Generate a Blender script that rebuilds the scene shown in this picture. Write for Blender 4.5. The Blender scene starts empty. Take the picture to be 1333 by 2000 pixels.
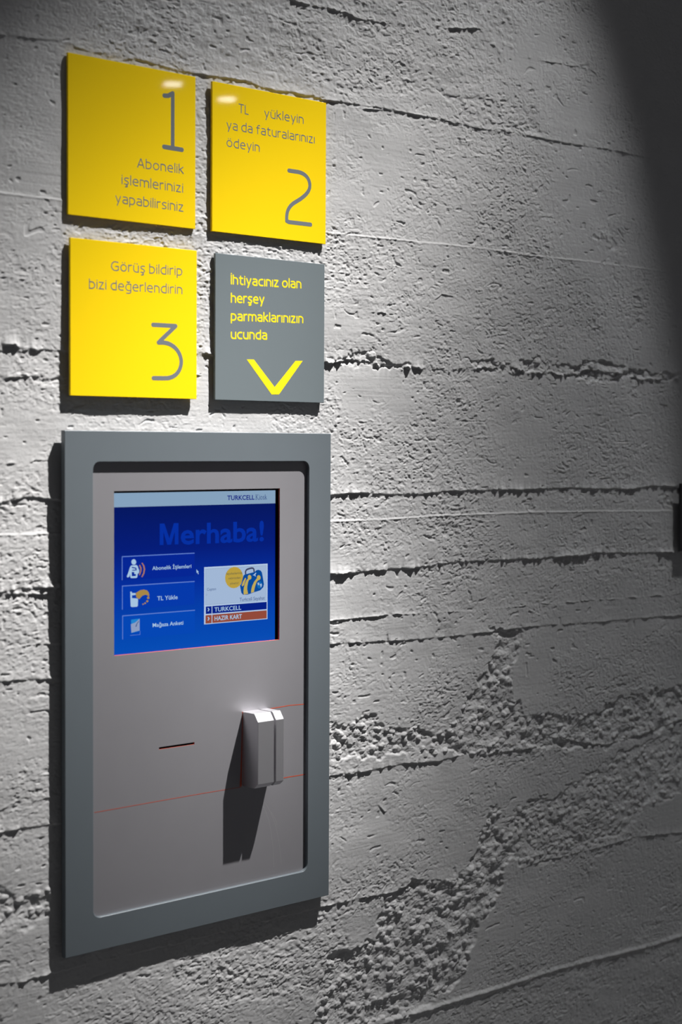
import bpy, bmesh, math
import numpy as np
from mathutils import Matrix, Vector

scene = bpy.context.scene
COL = scene.collection

# measured layout of the place, metres (x along the wall, z up; the wall is the plane y = 0, the viewer at y < 0)
D = {"cam":[[-0.96686,-1.91699,1.52722],[[0.739525,-0.673112,0.004847],[-0.02271,-0.032146,-0.999225],[0.672746,0.738841,-0.039059]],3223.79],"signs":[[0.2713,0.4871,1.8405,2.0579,0.0055],[0.517,0.7384,1.8403,2.0565,0.006],[0.2726,0.4875,1.5959,1.8095,0.0085],[0.5228,0.7361,1.5959,1.8094,0.0065]],"t1":[[[0.385,1.9166],[0.4661,1.9168]],[[0.3587,1.8907],[0.4648,1.8901]],[[0.3483,1.8641],[0.4655,1.8631]]],"t2":[[[0.5657,2.0177],[0.5848,2.017]],[[0.6147,2.0177],[0.6923,2.0181]],[[0.5434,1.9908],[0.7149,1.9914]],[[0.5434,1.9655],[0.6061,1.9652]]],"t3":[[[0.3389,1.7695],[0.4615,1.7715]],[[0.3028,1.7424],[0.4615,1.7451]]],"t4":[[[0.5513,1.7655],[0.6886,1.7687]],[[0.5514,1.7387],[0.6156,1.7407]],[[0.5515,1.7124],[0.6928,1.7162]],[[0.5516,1.6856],[0.6211,1.6878]]],"n1":[[[0.4315,2.0231],[0.4385,2.0239],[0.4464,2.0285],[0.4464,1.9511]],[[0.4311,1.9513],[0.4629,1.951]]],"n2":[[[0.6634,1.9446],[0.6749,1.9446],[0.6856,1.9444],[0.6949,1.9419],[0.7016,1.9371],[0.7051,1.9302],[0.705,1.9232],[0.7013,1.9164],[0.6951,1.9105],[0.6874,1.905],[0.6782,1.8997],[0.6698,1.8945],[0.6641,1.8887],[0.6605,1.882],[0.6593,1.8756],[0.6593,1.8687],[0.6638,1.8674],[0.7074,1.8677]]],"n3":[[[0.4101,1.699],[0.4497,1.6993],[0.4195,1.6745],[0.4278,1.6748],[0.4359,1.674],[0.444,1.6711],[0.4508,1.6667],[0.4563,1.6601],[0.4593,1.6525],[0.4594,1.6454],[0.4566,1.6376],[0.4515,1.6314],[0.4447,1.6271],[0.4373,1.625],[0.4306,1.6244],[0.4108,1.6239]]],"arrow":[[0.5819,1.6571],[0.5955,1.6576],[0.6362,1.6177],[0.6775,1.6587],[0.692,1.6592],[0.6447,1.6068],[0.6302,1.6064]],
"frame":[[[0.2597,1.5486],[0.7443,1.5492],[0.7422,0.8258],[0.2611,0.8266]],[[0.3055,1.5061],[0.7,1.5055],[0.6989,0.8736],[0.3061,0.8726]]],"scr":[[0.3428,1.4655],[0.6449,1.4645],[0.6468,1.2348],[0.3452,1.2355]],"slot":[[0.4207,1.0975],[0.4846,1.0974],[0.4846,1.0942],[0.4215,1.0943]],"seam":[[[0.311,1.0195],[0.4386,1.0201],[0.5035,1.0201],[0.5728,1.0197]],[[0.6539,1.0225],[0.7006,1.0223]],[[0.628,1.1315],[0.6657,1.1327],[0.6979,1.1316]]],"wedge":[[0.5737,1.1327],[0.5747,1.1326],[0.5732,1.0208],[0.5693,1.0205],[0.5708,1.0469],[0.5725,1.0883]],"scr_marks":[[[0.6181,0.9903],[0.6305,0.9716],[0.6402,0.949],[0.6472,0.9203],[0.6514,0.8897]],[[0.6154,0.9844],[0.625,0.964],[0.6306,0.942],[0.6348,0.9159],[0.6363,0.888]],[[0.6305,0.9738],[0.6387,0.9619],[0.6429,0.9507]]],"rd":{"x0":0.5739,"x0f":0.5752,"x1f":0.6245,"gx":[0.6053,0.6093],"zt":1.1326,"zt2":1.1345,"zf1":1.1206,"zf0":1.0282,"zb2":1.0199,"zb":1.0213,"zf1r":1.1214},"lcd":[0.3433,0.6419,1.2264,1.462],"hdr":1.4422,
"txt":{"TURKCELL":[0.5491,0.601,1.4487,0.0071],"Kiosk":[0.6027,0.6253,1.4486,0.0071],"Merhaba!":[0.4264,0.6195,1.3866,0.0307],"Abonelik İşlemleri":[0.4132,0.4829,1.3515,0.0055],"TL Yükle":[0.422,0.4582,1.3076,0.0062],"Mağaza Anketi":[0.414,0.4684,1.27,0.0057],"ad1":[0.5253,0.5758,1.2849,0.0066],"ad2":[0.5256,0.5772,1.2717,0.0067],"Turkcell Seyahat":[0.5728,0.6213,1.2974,0.0055],"Cepten":[0.5115,0.5281,1.3166,0.0042],"i:":[0.5099,0.5123,1.3097,0.0026],"b1":[0.547,0.5775,1.3382,0.0035],"b2":[0.5514,0.574,1.3313,0.0035],"b3":[0.5543,0.5706,1.3235,0.0035]},"btn":[[0.3613,0.4888,1.3397,1.3731],[0.3616,0.4889,1.2981,1.3318],[0.362,0.4895,1.2562,1.2898]],"ad":[0.5064,0.627,1.2674,1.3514],"adin":[0.5087,0.6247,1.2956,1.3489],"bar":[[0.5094,0.6253,1.2825,1.2935],[0.5089,0.6254,1.2685,1.2807]],"div":[0.5202,0.5215],"chev":[[[0.5125,1.2914],[0.5144,1.2913],[0.5163,1.2889],[0.5144,1.2863],[0.5125,1.2862],[0.5142,1.2888]],[[0.5125,1.2778],[0.5145,1.2779],[0.5164,1.2755],[0.5145,1.2728],[0.5125,1.2727],[0.5143,1.2754]]],"badge":[[0.5622,1.3335],[0.017299999999999982,0.016199999999999992]],"case":[[0.5733,1.3209],[0.5757,1.3231],[0.5799,1.3353],[0.5819,1.3369],[0.6014,1.3399],[0.6054,1.3425],[0.6094,1.3428],[0.6135,1.3413],[0.6157,1.3383],[0.6178,1.3296],[0.6196,1.3208],[0.6184,1.3162],[0.6126,1.3117],[0.6005,1.3094],[0.5875,1.3065],[0.5795,1.3068],[0.5761,1.3099],[0.5746,1.3155]],"handle":[[0.5842,1.3382],[0.5842,1.3417],[0.5872,1.3445],[0.5954,1.346],[0.5989,1.3452],[0.6002,1.3431],[0.6004,1.3407]],"stripe":[[[0.5919,1.3361],[0.5939,1.335],[0.5952,1.3329],[0.5949,1.3303],[0.5929,1.3291],[0.5904,1.3286],[0.5889,1.3256],[0.5873,1.3194],[0.587,1.3148],[0.588,1.3108],[0.589,1.3077],[0.5805,1.3069],[0.58,1.3113],[0.5805,1.3167],[0.5825,1.3228],[0.5854,1.3281],[0.5884,1.3306],[0.5882,1.3341],[0.5897,1.3358]],[[0.6095,1.3348],[0.6117,1.3338],[0.6131,1.3315],[0.6127,1.3289],[0.6105,1.3274],[0.608,1.3271],[0.605,1.324],[0.6025,1.3186],[0.601,1.314],[0.6003,1.31],[0.5945,1.3088],[0.595,1.3136],[0.597,1.3197],[0.6004,1.325],[0.6045,1.3291],[0.606,1.3302],[0.6059,1.3329],[0.6075,1.3344]]],"tag":[[0.5834,1.3321],[0.5849,1.3308],[0.581,1.3213],[0.578,1.3195],[0.5765,1.3208],[0.579,1.3268]],"plane":[[0.5979,1.3356],[0.6009,1.3365],[0.6024,1.3383],[0.6044,1.3387],[0.6042,1.3373],[0.6026,1.3359],[0.6034,1.333],[0.6022,1.3333],[0.6009,1.3351],[0.5989,1.3348]],"globe":[[0.6055,1.32],[0.6065,1.3231],[0.61,1.3253],[0.6135,1.3252],[0.6156,1.3226],[0.6158,1.3187],[0.6136,1.3153],[0.61,1.3143],[0.607,1.3164]],"land":[[[0.6067,1.3232],[0.609,1.3237],[0.6105,1.3221],[0.6095,1.3194],[0.608,1.3199]],[[0.611,1.3209],[0.6151,1.3219],[0.6156,1.3187],[0.6136,1.3157],[0.6126,1.3185]]],"head":[[0.3813,1.3685],[0.3835,1.3677],[0.3852,1.3658],[0.3856,1.3635],[0.3843,1.3612],[0.3819,1.3604],[0.3794,1.361],[0.3776,1.3629],[0.3772,1.3654],[0.3785,1.3676]],"body":[[0.3768,1.3597],[0.3858,1.36],[0.388,1.3585],[0.3908,1.3517],[0.3903,1.3485],[0.388,1.3472],[0.3875,1.3426],[0.3858,1.3416],[0.3768,1.3418],[0.3754,1.3434],[0.3752,1.3478],[0.3735,1.3437],[0.3707,1.343],[0.3694,1.3444],[0.3724,1.3507],[0.3746,1.357]],"phoneicon":[[[0.378,1.3578],[0.3858,1.3561],[0.3863,1.3523],[0.3791,1.3522],[0.378,1.3534],[0.3843,1.3536],[0.3841,1.3549],[0.378,1.3561]],[[0.378,1.3504],[0.3819,1.3502],[0.3821,1.3475],[0.3852,1.3469],[0.385,1.3446],[0.378,1.3444]]],"wave":[[[0.3908,1.3598],[0.3925,1.3597],[0.3948,1.3552],[0.3944,1.3506],[0.392,1.3453],[0.3906,1.3454],[0.3908,1.347],[0.3925,1.3511],[0.3925,1.3551],[0.3908,1.3583]],[[0.3944,1.3622],[0.3965,1.3627],[0.3998,1.3582],[0.401,1.3531],[0.3998,1.3475],[0.3962,1.3422],[0.3944,1.3427],[0.3976,1.3481],[0.3985,1.3532],[0.3974,1.3583]]],"mob":[[[0.3754,1.3228],[0.3779,1.3227],[0.3783,1.3207],[0.3843,1.3203],[0.385,1.3177],[0.3783,1.3173],[0.3783,1.3135],[0.388,1.3124],[0.3888,1.311],[0.3884,1.3022],[0.3869,1.3007],[0.3774,1.3009],[0.376,1.3025]],[[0.3783,1.3173],[0.3847,1.3175],[0.385,1.3132],[0.3783,1.3135]]],"swoosh":[[0.3847,1.3203],[0.392,1.3238],[0.3987,1.3245],[0.4044,1.3229],[0.4072,1.3197],[0.4083,1.3159],[0.4066,1.3141],[0.4049,1.3161],[0.401,1.317],[0.3959,1.3157],[0.3908,1.3113],[0.3858,1.3139]],"dots":[[[0.4049,1.3138],[0.4078,1.3141],[0.4085,1.3112],[0.4057,1.3105],[0.4041,1.312]],[[0.4032,1.3088],[0.4061,1.309],[0.4066,1.3067],[0.4042,1.3059],[0.4026,1.3074]],[[0.3993,1.3057],[0.4015,1.3063],[0.4026,1.3044],[0.4001,1.3036]],[[0.396,1.3043],[0.3983,1.3049],[0.3987,1.3034],[0.3967,1.3026]]],"mail":[[[0.3768,1.2831],[0.3914,1.2838],[0.3917,1.2663],[0.3772,1.2641]],[[0.3763,1.2766],[0.3841,1.2787],[0.3914,1.2835],[0.3914,1.2668],[0.3772,1.2646]],[[0.3841,1.2729],[0.3858,1.2723],[0.3875,1.2768],[0.3903,1.2798],[0.3895,1.2804],[0.3863,1.2769]]],"mailline":[[0.3751,1.2612],[0.3917,1.2612],[0.392,1.2663],[0.3925,1.2662],[0.3925,1.2607],[0.3751,1.2606]],"cursor":[[0.492,1.3489],[0.4924,1.3433],[0.4936,1.3446],[0.495,1.3417],[0.4962,1.342],[0.4949,1.3449],[0.4964,1.345]],"plate":[1.6451,1.3309,1.4617,0.017],
"relief":[[[[0.169,1.6612],[0.2157,1.6565],[0.2476,1.6565],[0.2761,1.6564],[0.5084,1.6611],[0.7486,1.6569],[0.8049,1.6665],[0.863,1.6603],[0.9289,1.6572],[0.9845,1.657],[1.0676,1.6572],[1.1137,1.6652],[1.1814,1.6685],[1.2022,1.661],[1.2946,1.6609],[1.3239,1.6571],[1.3984,1.6706],[1.4759,1.6655],[1.5562,1.6572],[1.6672,1.6632]],"lip",4.6,6,2.8],[[[0.1688,1.6168],[0.2093,1.6201],[0.2654,1.6192],[0.5085,1.6321]],"lip",1.8,4,1.0],[[[0.1682,1.4519],[0.2033,1.4595],[0.2593,1.4544],[0.7582,1.4531],[0.8237,1.455],[0.8825,1.4511],[0.9554,1.4508],[1.0182,1.4552],[1.083,1.4552],[1.212,1.4552],[1.327,1.456],[1.5117,1.4521],[1.5766,1.4573],[1.6717,1.4541]],"lip",4.2,6,1.3],[[[0.1681,1.4092],[0.2285,1.4087],[0.265,1.4096],[0.7585,1.4114],[0.865,1.412],[1.0059,1.4146],[1.2126,1.4152],[1.4806,1.4115],[1.5858,1.4091],[1.6727,1.4077]],"rib",1.0,3,0.5],[[[0.1678,1.3325],[0.195,1.3364],[0.2591,1.3351],[0.759,1.3296],[0.8246,1.329],[0.8955,1.3308],[0.9752,1.3316],[1.0387,1.3354],[1.1379,1.3343],[1.2562,1.3331],[1.3587,1.3337],[1.4041,1.3367],[1.5626,1.3304],[1.6744,1.3276]],"lip",4.4,6,1.2],[[[0.1675,1.2582],[0.2082,1.2599],[0.2646,1.2583],[0.7595,1.2563],[0.9265,1.256],[1.0657,1.2516],[1.1187,1.2519],[1.2574,1.2513],[1.4056,1.2497],[1.6761,1.2467]],"lip",1.5,4,0.9],[[[0.1673,1.2153],[0.2645,1.2112],[0.7597,1.2187],[0.9268,1.2124],[1.0531,1.2111],[1.1875,1.2127],[1.2941,1.2123],[1.4063,1.2095],[1.677,1.2052]],"lip",1.6,4,1.0],[[[0.1666,1.0131],[0.2502,1.0108],[0.761,1.0094],[0.8387,1.0079],[0.9164,1.0092],[1.0038,1.0036],[1.0684,1.0073],[1.1218,0.9999],[1.2611,0.9971],[1.3342,1.0005],[1.4491,0.9772],[1.5694,0.9869],[1.6814,1.0003]],"lip",3.4,7,1.3],[[[0.1658,0.8076],[0.2013,0.8048],[0.2645,0.8061],[0.7538,0.805],[0.8226,0.8052],[0.9061,0.801],[0.949,0.8134],[1.0251,0.7983],[1.0708,0.7967]],"lip",2.6,5,1.4],[[[1.2072,0.784],[1.2641,0.7911],[1.3375,0.7887],[1.4135,0.7886],[1.5322,0.7923],[1.6862,0.7787]],"lip",2.0,5,1.2],[[[0.8716,0.5894],[0.9201,0.5892],[1.0274,0.5872],[1.1611,0.5853],[1.3036,0.5856],[1.417,0.5816],[1.5775,0.5741],[1.6907,0.5724]],"rib",3.0,8,0.7],[[[0.7543,0.7242],[0.7999,0.7247],[0.8408,0.7281],[0.8705,0.7256]],"lip",2.0,4,1.2],[[[0.6625,2.2034],[0.6962,2.2027],[0.7379,2.2019],[0.7714,2.2039],[0.8113,2.1985],[0.8637,2.2014],[0.9419,2.2173],[0.9729,2.2184],[1.0044,2.2182],[1.095,2.2316]],"lip",3.0,5,1.4],[[[1.1019,2.2139],[1.1355,2.206],[1.1834,2.2025],[1.2395,2.2037],[1.3117,2.2068],[1.3788,2.2102],[1.4018,2.2017]],"lip",1.7,4,0.9],[[[0.1705,2.0641],[0.1943,2.0668],[0.2655,2.0721],[0.3081,2.066],[0.3569,2.067],[0.4019,2.0686],[0.449,2.0646],[0.4872,2.0647],[0.5263,2.0656],[0.5837,2.0677],[0.628,2.063],[0.7083,2.0649],[0.7387,2.0628],[0.795,2.0647],[0.8413,2.0662],[0.8827,2.0678],[0.9311,2.0668],[0.987,2.068],[1.0706,2.066],[1.1373,2.0658],[1.1852,2.0698],[1.2557,2.0697],[1.3139,2.0701],[1.3736,2.0705],[1.4505,2.0728],[1.6579,2.0703]],"lip",1.9,4,1.1],[[[0.1697,1.859],[0.2724,1.8596],[0.508,1.8596],[0.7455,1.8597],[0.8546,1.861],[0.9765,1.863],[1.1061,1.8652],[1.2444,1.8628],[1.3922,1.865],[1.5342,1.8647],[1.6623,1.8632]],"rib",0.9,3,0.4],[[[0.1667,1.0427],[0.214,1.047],[0.2503,1.0489]],"lip",1.2,4,0.8],[[[0.2034,1.504],[0.2272,1.5073],[0.2473,1.5087]],"lip",1.4,3,0.6],[[[0.836,1.7424],[0.8623,1.7439],[0.8801,1.7407],[0.8921,1.7315]],"lip",1.6,3,0.6],[[[0.9772,1.7681],[1.0021,1.7815],[1.0275,1.7801],[1.0404,1.7721]],"lip",1.0,3,0.6],[[[0.818,2.0604],[0.853,2.0632],[0.8797,2.0653]],"lip",2.2,3,0.6],[[[0.1848,1.3302],[0.2068,1.3289],[0.2347,1.3267],[0.2566,1.3331]],"lip",3.2,3,0.6],[[[0.7498,1.4561],[0.8237,1.4495]],"lip",1.2,3,0.6],[[[0.8597,0.954],[0.8778,0.9362],[0.8897,0.941]],"lip",1.2,3,0.6],[[[1.2127,1.425],[1.2332,1.4119]],"lip",1.2,3,0.6],[[[1.1656,1.9918],[1.1761,1.9792]],"lip",0.9,3,0.6],[[[1.3218,2.0355],[1.3516,2.0343]],"lip",1.2,3,0.6]],"bands":[[[0.1705,2.0641],[0.1943,2.0668],[0.2655,2.0721],[0.3081,2.066],[0.3569,2.067],[0.4019,2.0686],[0.449,2.0646],[0.4872,2.0647],[0.5263,2.0656],[0.5837,2.0677],[0.628,2.063],[0.7083,2.0649],[0.7387,2.0628],[0.795,2.0647],[0.8413,2.0662],[0.8827,2.0678],[0.9311,2.0668],[0.987,2.068],[1.0706,2.066],[1.1373,2.0658],[1.1852,2.0698],[1.2557,2.0697],[1.3139,2.0701],[1.3736,2.0705],[1.4505,2.0728],[1.6579,2.0703]],[[0.1697,1.859],[0.2724,1.8596],[0.508,1.8596],[0.7455,1.8597],[0.8546,1.861],[0.9765,1.863],[1.1061,1.8652],[1.2444,1.8628],[1.3922,1.865],[1.5342,1.8647],[1.6623,1.8632]],[[0.169,1.6612],[0.2157,1.6565],[0.2476,1.6565],[0.2761,1.6564],[0.5084,1.6611],[0.7486,1.6569],[0.8049,1.6665],[0.863,1.6603],[0.9289,1.6572],[0.9845,1.657],[1.0676,1.6572],[1.1137,1.6652],[1.1814,1.6685],[1.2022,1.661],[1.2946,1.6609],[1.3239,1.6571],[1.3984,1.6706],[1.4759,1.6655],[1.5562,1.6572],[1.6672,1.6632]],[[0.1682,1.4519],[0.2033,1.4595],[0.2593,1.4544],[0.7582,1.4531],[0.8237,1.455],[0.8825,1.4511],[0.9554,1.4508],[1.0182,1.4552],[1.083,1.4552],[1.212,1.4552],[1.327,1.456],[1.5117,1.4521],[1.5766,1.4573],[1.6717,1.4541]],[[0.1681,1.4092],[0.2285,1.4087],[0.265,1.4096],[0.7585,1.4114],[0.865,1.412],[1.0059,1.4146],[1.2126,1.4152],[1.4806,1.4115],[1.5858,1.4091],[1.6727,1.4077]],[[0.1678,1.3325],[0.195,1.3364],[0.2591,1.3351],[0.759,1.3296],[0.8246,1.329],[0.8955,1.3308],[0.9752,1.3316],[1.0387,1.3354],[1.1379,1.3343],[1.2562,1.3331],[1.3587,1.3337],[1.4041,1.3367],[1.5626,1.3304],[1.6744,1.3276]],[[0.1675,1.2582],[0.2082,1.2599],[0.2646,1.2583],[0.7595,1.2563],[0.9265,1.256],[1.0657,1.2516],[1.1187,1.2519],[1.2574,1.2513],[1.4056,1.2497],[1.6761,1.2467]],[[0.1673,1.2153],[0.2645,1.2112],[0.7597,1.2187],[0.9268,1.2124],[1.0531,1.2111],[1.1875,1.2127],[1.2941,1.2123],[1.4063,1.2095],[1.677,1.2052]],[[0.1666,1.0131],[0.2502,1.0108],[0.761,1.0094],[0.8387,1.0079],[0.9164,1.0092],[1.0038,1.0036],[1.0684,1.0073],[1.1218,0.9999],[1.2611,0.9971],[1.3342,1.0005],[1.4491,0.9772],[1.5694,0.9869],[1.6814,1.0003]]],
"poly":[[[[0.7633,1.0859],[0.8497,1.0978],[0.8796,1.0751],[0.9281,1.0698],[1.0097,1.0486],[1.0416,1.0685],[1.0674,1.1021],[1.12,1.1428],[1.1465,1.1913],[1.1191,1.2163],[1.2155,1.2048],[1.1883,1.1461],[1.182,1.1],[1.2317,1.0527],[1.4092,1.0386],[1.487,1.0604],[1.6861,1.0667],[1.6877,0.9934],[1.4491,0.9722],[1.2611,0.9971],[1.0685,1.0055],[1.0422,1.0178],[0.9041,1.0243],[0.7636,1.0353]],3.6,7,0],[[[0.8729,0.7908],[0.949,0.8102],[1.0709,0.7935],[1.0968,0.842],[1.1365,0.9054],[1.1638,0.9061],[1.1508,0.852],[1.1927,0.8172],[1.1654,0.7841],[1.1522,0.7396],[1.1051,0.7112],[1.0791,0.6471],[1.0467,0.608],[0.9201,0.5914],[0.755,0.6082],[0.7213,0.6162],[0.7543,0.7212],[0.8408,0.7264],[0.8645,0.7312]],4.5,7,0],[[[1.1507,0.8614],[1.2056,0.9001],[1.3135,0.904],[1.3729,0.9251],[1.4889,0.96],[1.6879,0.9829],[1.6907,0.8516],[1.5721,0.8475],[1.4917,0.8037],[1.3375,0.7926],[1.2071,0.7912]],2.6,6,6],[[[0.9929,2.1082],[1.1031,2.1163],[1.2336,2.1193],[1.2557,2.0744],[1.1714,2.0703],[1.0771,2.0678]],1.5,6,6],[[[1.3914,1.9158],[1.4374,1.9322],[1.4653,1.9077],[1.4578,1.885],[1.4149,1.8887]],1.6,5,6],[[[0.7714,2.2018],[0.817,2.1975],[0.8696,2.2012],[0.8523,2.1594],[0.8115,2.1694]],1.5,6,6],[[[0.7375,1.6655],[0.7991,1.6747],[0.8511,1.6777],[0.8927,1.6623],[0.9227,1.6729],[0.935,1.6595],[0.863,1.6569],[0.7993,1.6579]],4.0,7,0],[[[1.0544,1.6764],[1.087,1.6741],[1.1744,1.6729],[1.2089,1.6788],[1.2511,1.686],[1.2872,1.6724],[1.3384,1.6719],[1.3905,1.6906],[1.5397,1.6691],[1.673,1.6711],[1.6732,1.6598],[1.54,1.6577],[1.414,1.6518],[1.3092,1.6566],[1.1815,1.6603],[1.0872,1.6628]],5.0,8,0],[[[1.2121,1.4515],[1.2346,1.4512],[1.2373,1.4137],[1.2125,1.4235]],1.6,5,0],[[[1.5117,1.4482],[1.5295,1.4469],[1.5285,1.4129],[1.514,1.4132]],1.6,4,0],[[[1.6017,1.4433],[1.6439,1.435],[1.6529,1.4143],[1.6189,1.4227]],1.8,5,0],[[[0.987,1.4062],[1.0445,1.4002],[1.045,1.3509],[1.0127,1.3744]],1.2,6,6],[[[0.1571,0.9468],[0.1945,0.9194],[0.2208,0.9251],[0.2487,0.9307],[0.2486,0.8883],[0.2015,0.8721],[0.1568,0.8767]],2.6,7,6],[[[0.4574,0.7926],[0.5994,0.8147],[0.7579,0.8147],[0.7976,0.7985],[0.7985,0.6725],[0.7121,0.6666],[0.5147,0.7041],[0.4414,0.7599]],1.2,5,6],[[[0.1634,1.6163],[0.2014,1.6223],[0.2601,1.6206],[0.2601,1.6157],[0.2014,1.6127],[0.185,1.6039]],1.4,6,0],[[[0.3866,2.1644],[1.1819,2.3141],[1.1833,2.2093],[1.0764,2.1294],[0.9866,2.1095],[0.8529,2.0814],[0.7498,2.0727],[0.6573,2.0712],[0.5291,2.0985],[0.3866,2.1051]],1.15,5,6],[[[1.1271,0.567],[1.3409,0.5728],[1.697,0.5605],[1.7011,0.3739],[1.0607,0.5267]],1.0,5,6]]}

# ------------------------------------------------------------------ camera, world, lights, exposure
(cx, cy, cz), R, FPX = D['cam']
cam_data = bpy.data.cameras.new('camera')
cam = bpy.data.objects.new('camera', cam_data)
COL.objects.link(cam)
m = Matrix.Identity(4)
for i in range(3):
    m[i][0], m[i][1], m[i][2] = R[0][i], -R[1][i], -R[2][i]
m.translation = (cx, cy, cz)
cam.matrix_world = m
cam_data.sensor_fit = 'HORIZONTAL'
cam_data.sensor_width = 24.0
cam_data.lens = 24.0 * FPX / 1333.0
cam_data.clip_start = 0.05
cam_data.dof.use_dof = True
cam_data.dof.focus_distance = 2.60
cam_data.dof.aperture_fstop = cam_data.lens / 16.0
scene.camera = cam

world = bpy.data.worlds.new('world')
scene.world = world
world.use_nodes = True
wn = world.node_tree
wtc = wn.nodes.new('ShaderNodeTexCoord'); wdot = wn.nodes.new('ShaderNodeVectorMath'); wdot.operation = 'DOT_PRODUCT'
wdot.inputs[1].default_value = (0.76, -0.64, -0.12)
wn.links.new(wtc.outputs['Generated'], wdot.inputs[0])
wmx = wn.nodes.new('ShaderNodeMath'); wmx.operation = 'MAXIMUM'; wmx.inputs[1].default_value = 0.0
wn.links.new(wdot.outputs['Value'], wmx.inputs[0])
wpw = wn.nodes.new('ShaderNodeMath'); wpw.operation = 'POWER'; wpw.inputs[1].default_value = 7.0
wn.links.new(wmx.outputs[0], wpw.inputs[0])
wma = wn.nodes.new('ShaderNodeMath'); wma.operation = 'MULTIPLY_ADD'; wma.inputs[1].default_value = 0.090; wma.inputs[2].default_value = 0.017
wn.links.new(wpw.outputs[0], wma.inputs[0])
wn.nodes['Background'].inputs['Color'].default_value = (0.93, 0.94, 1.0, 1)   # dim surroundings; right-front glow added for the silver panel to reflect
wd2 = wn.nodes.new('ShaderNodeVectorMath'); wd2.operation = 'DOT_PRODUCT'; wd2.inputs[1].default_value = (-0.86, -0.50, -0.10)  # second glow from the left, added as fill for the shadows
wn.links.new(wtc.outputs['Generated'], wd2.inputs[0])
wm2 = wn.nodes.new('ShaderNodeMath'); wm2.operation = 'MAXIMUM'; wm2.inputs[1].default_value = 0.0
wn.links.new(wd2.outputs['Value'], wm2.inputs[0])
wp2 = wn.nodes.new('ShaderNodeMath'); wp2.operation = 'POWER'; wp2.inputs[1].default_value = 4.0
wn.links.new(wm2.outputs[0], wp2.inputs[0])
wa2 = wn.nodes.new('ShaderNodeMath'); wa2.operation = 'MULTIPLY_ADD'; wa2.inputs[1].default_value = 0.10
wn.links.new(wp2.outputs[0], wa2.inputs[0]); wn.links.new(wma.outputs[0], wa2.inputs[2])
wn.links.new(wa2.outputs[0], wn.nodes['Background'].inputs['Strength'])

def spot(name, loc, target, power, half_deg, blend, radius, color=(1, 1, 1)):
    d = bpy.data.lights.new(name, 'SPOT')
    d.energy = power
    d.spot_size = math.radians(2 * half_deg)
    d.spot_blend = blend
    d.shadow_soft_size = radius
    d.color = color
    o = bpy.data.objects.new(name, d)
    COL.objects.link(o)
    o.location = loc
    o.rotation_euler = (Vector(target) - Vector(loc)).to_track_quat('-Z', 'Y').to_euler()
    return o

LAMP = Vector((1.75, -1.20, 4.85))   # downlight by the ceiling
AX = Vector((-0.268, 0.139, -0.953)).normalized()
# the downlight's spill with its cut-off, and its hot beam on the signs
spot('downlight_spill', LAMP, LAMP + AX, 212, 19.1, 0.24, 0.022, (0.975, 0.985, 1.0))
# the reflector's hot beam: elliptical falloffs about their axes, like the lamp's photometric file
def beam(name, target, peak, w1, w2, ex, rot, color):
    o = spot(name, LAMP, target, peak, 40, 0.1, 0.022, color)
    ax = (Vector(target) - LAMP).normalized()
    bx = ax.cross(Vector((0, 0, 1))).normalized(); by = bx.cross(ax)
    mb = Matrix.Identity(4)
    for i in range(3): mb[i][0], mb[i][1], mb[i][2] = bx[i], by[i], -ax[i]
    mb.translation = LAMP
    o.matrix_world = mb
    o.data.use_nodes = True
    nt = o.data.node_tree
    def mth(op, a, b=None):
        n = nt.nodes.new('ShaderNodeMath'); n.operation = op
        for i, v in enumerate((a, b)):
            if v is None: continue
            if isinstance(v, (int, float)): n.inputs[i].default_value = v
            else: nt.links.new(v, n.inputs[i])
        return n.outputs[0]
    tcn = nt.nodes.new('ShaderNodeTexCoord'); sx = nt.nodes.new('ShaderNodeSeparateXYZ')
    nt.links.new(tcn.outputs['Normal'], sx.inputs[0])
    u = mth('DIVIDE', sx.outputs[0], sx.outputs[2]); w = mth('DIVIDE', sx.outputs[1], sx.outputs[2])
    ca, sa = math.cos(rot), math.sin(rot)
    u2 = mth('ADD', mth('MULTIPLY', u, ca), mth('MULTIPLY', w, sa))
    v2 = mth('ADD', mth('MULTIPLY', u, -sa), mth('MULTIPLY', w, ca))
    q = mth('ADD', mth('POWER', mth('ABSOLUTE', mth('DIVIDE', u2, w1)), 2.0), mth('POWER', mth('ABSOLUTE', mth('DIVIDE', v2, w2)), 2.0))
    g = mth('EXPONENT', mth('MULTIPLY', mth('POWER', q, ex), -1.0))
    dt = nt.nodes.new('ShaderNodeVectorMath'); dt.operation = 'DOT_PRODUCT'   # the housing's cut-off
    dt.inputs[1].default_value = (bx.dot(AX), by.dot(AX), -ax.dot(AX))
    nt.links.new(tcn.outputs['Normal'], dt.inputs[0])
    mr = nt.nodes.new('ShaderNodeMapRange'); mr.interpolation_type = 'SMOOTHSTEP'
    nt.links.new(mth('ABSOLUTE', dt.outputs['Value']), mr.inputs['Value'])
    mr.inputs['From Min'].default_value = math.cos(math.radians(19.5)); mr.inputs['From Max'].default_value = math.cos(math.radians(17.2))
    nt.links.new(mth('MULTIPLY', g, mr.outputs[0]), nt.nodes['Emission'].inputs['Strength'])
KE = 82.0
beam('downlight_beam', (0.586, 0.0, 1.224), 34.3 * KE, 0.0777, 0.0338, 0.682, -0.881, (1.0, 0.982, 0.965))
beam('downlight_beam', (0.295, 0.0, 1.527), 17.0 * KE, 0.1546, 0.0410, 0.958, -0.554, (1.0, 0.975, 0.945))

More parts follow.
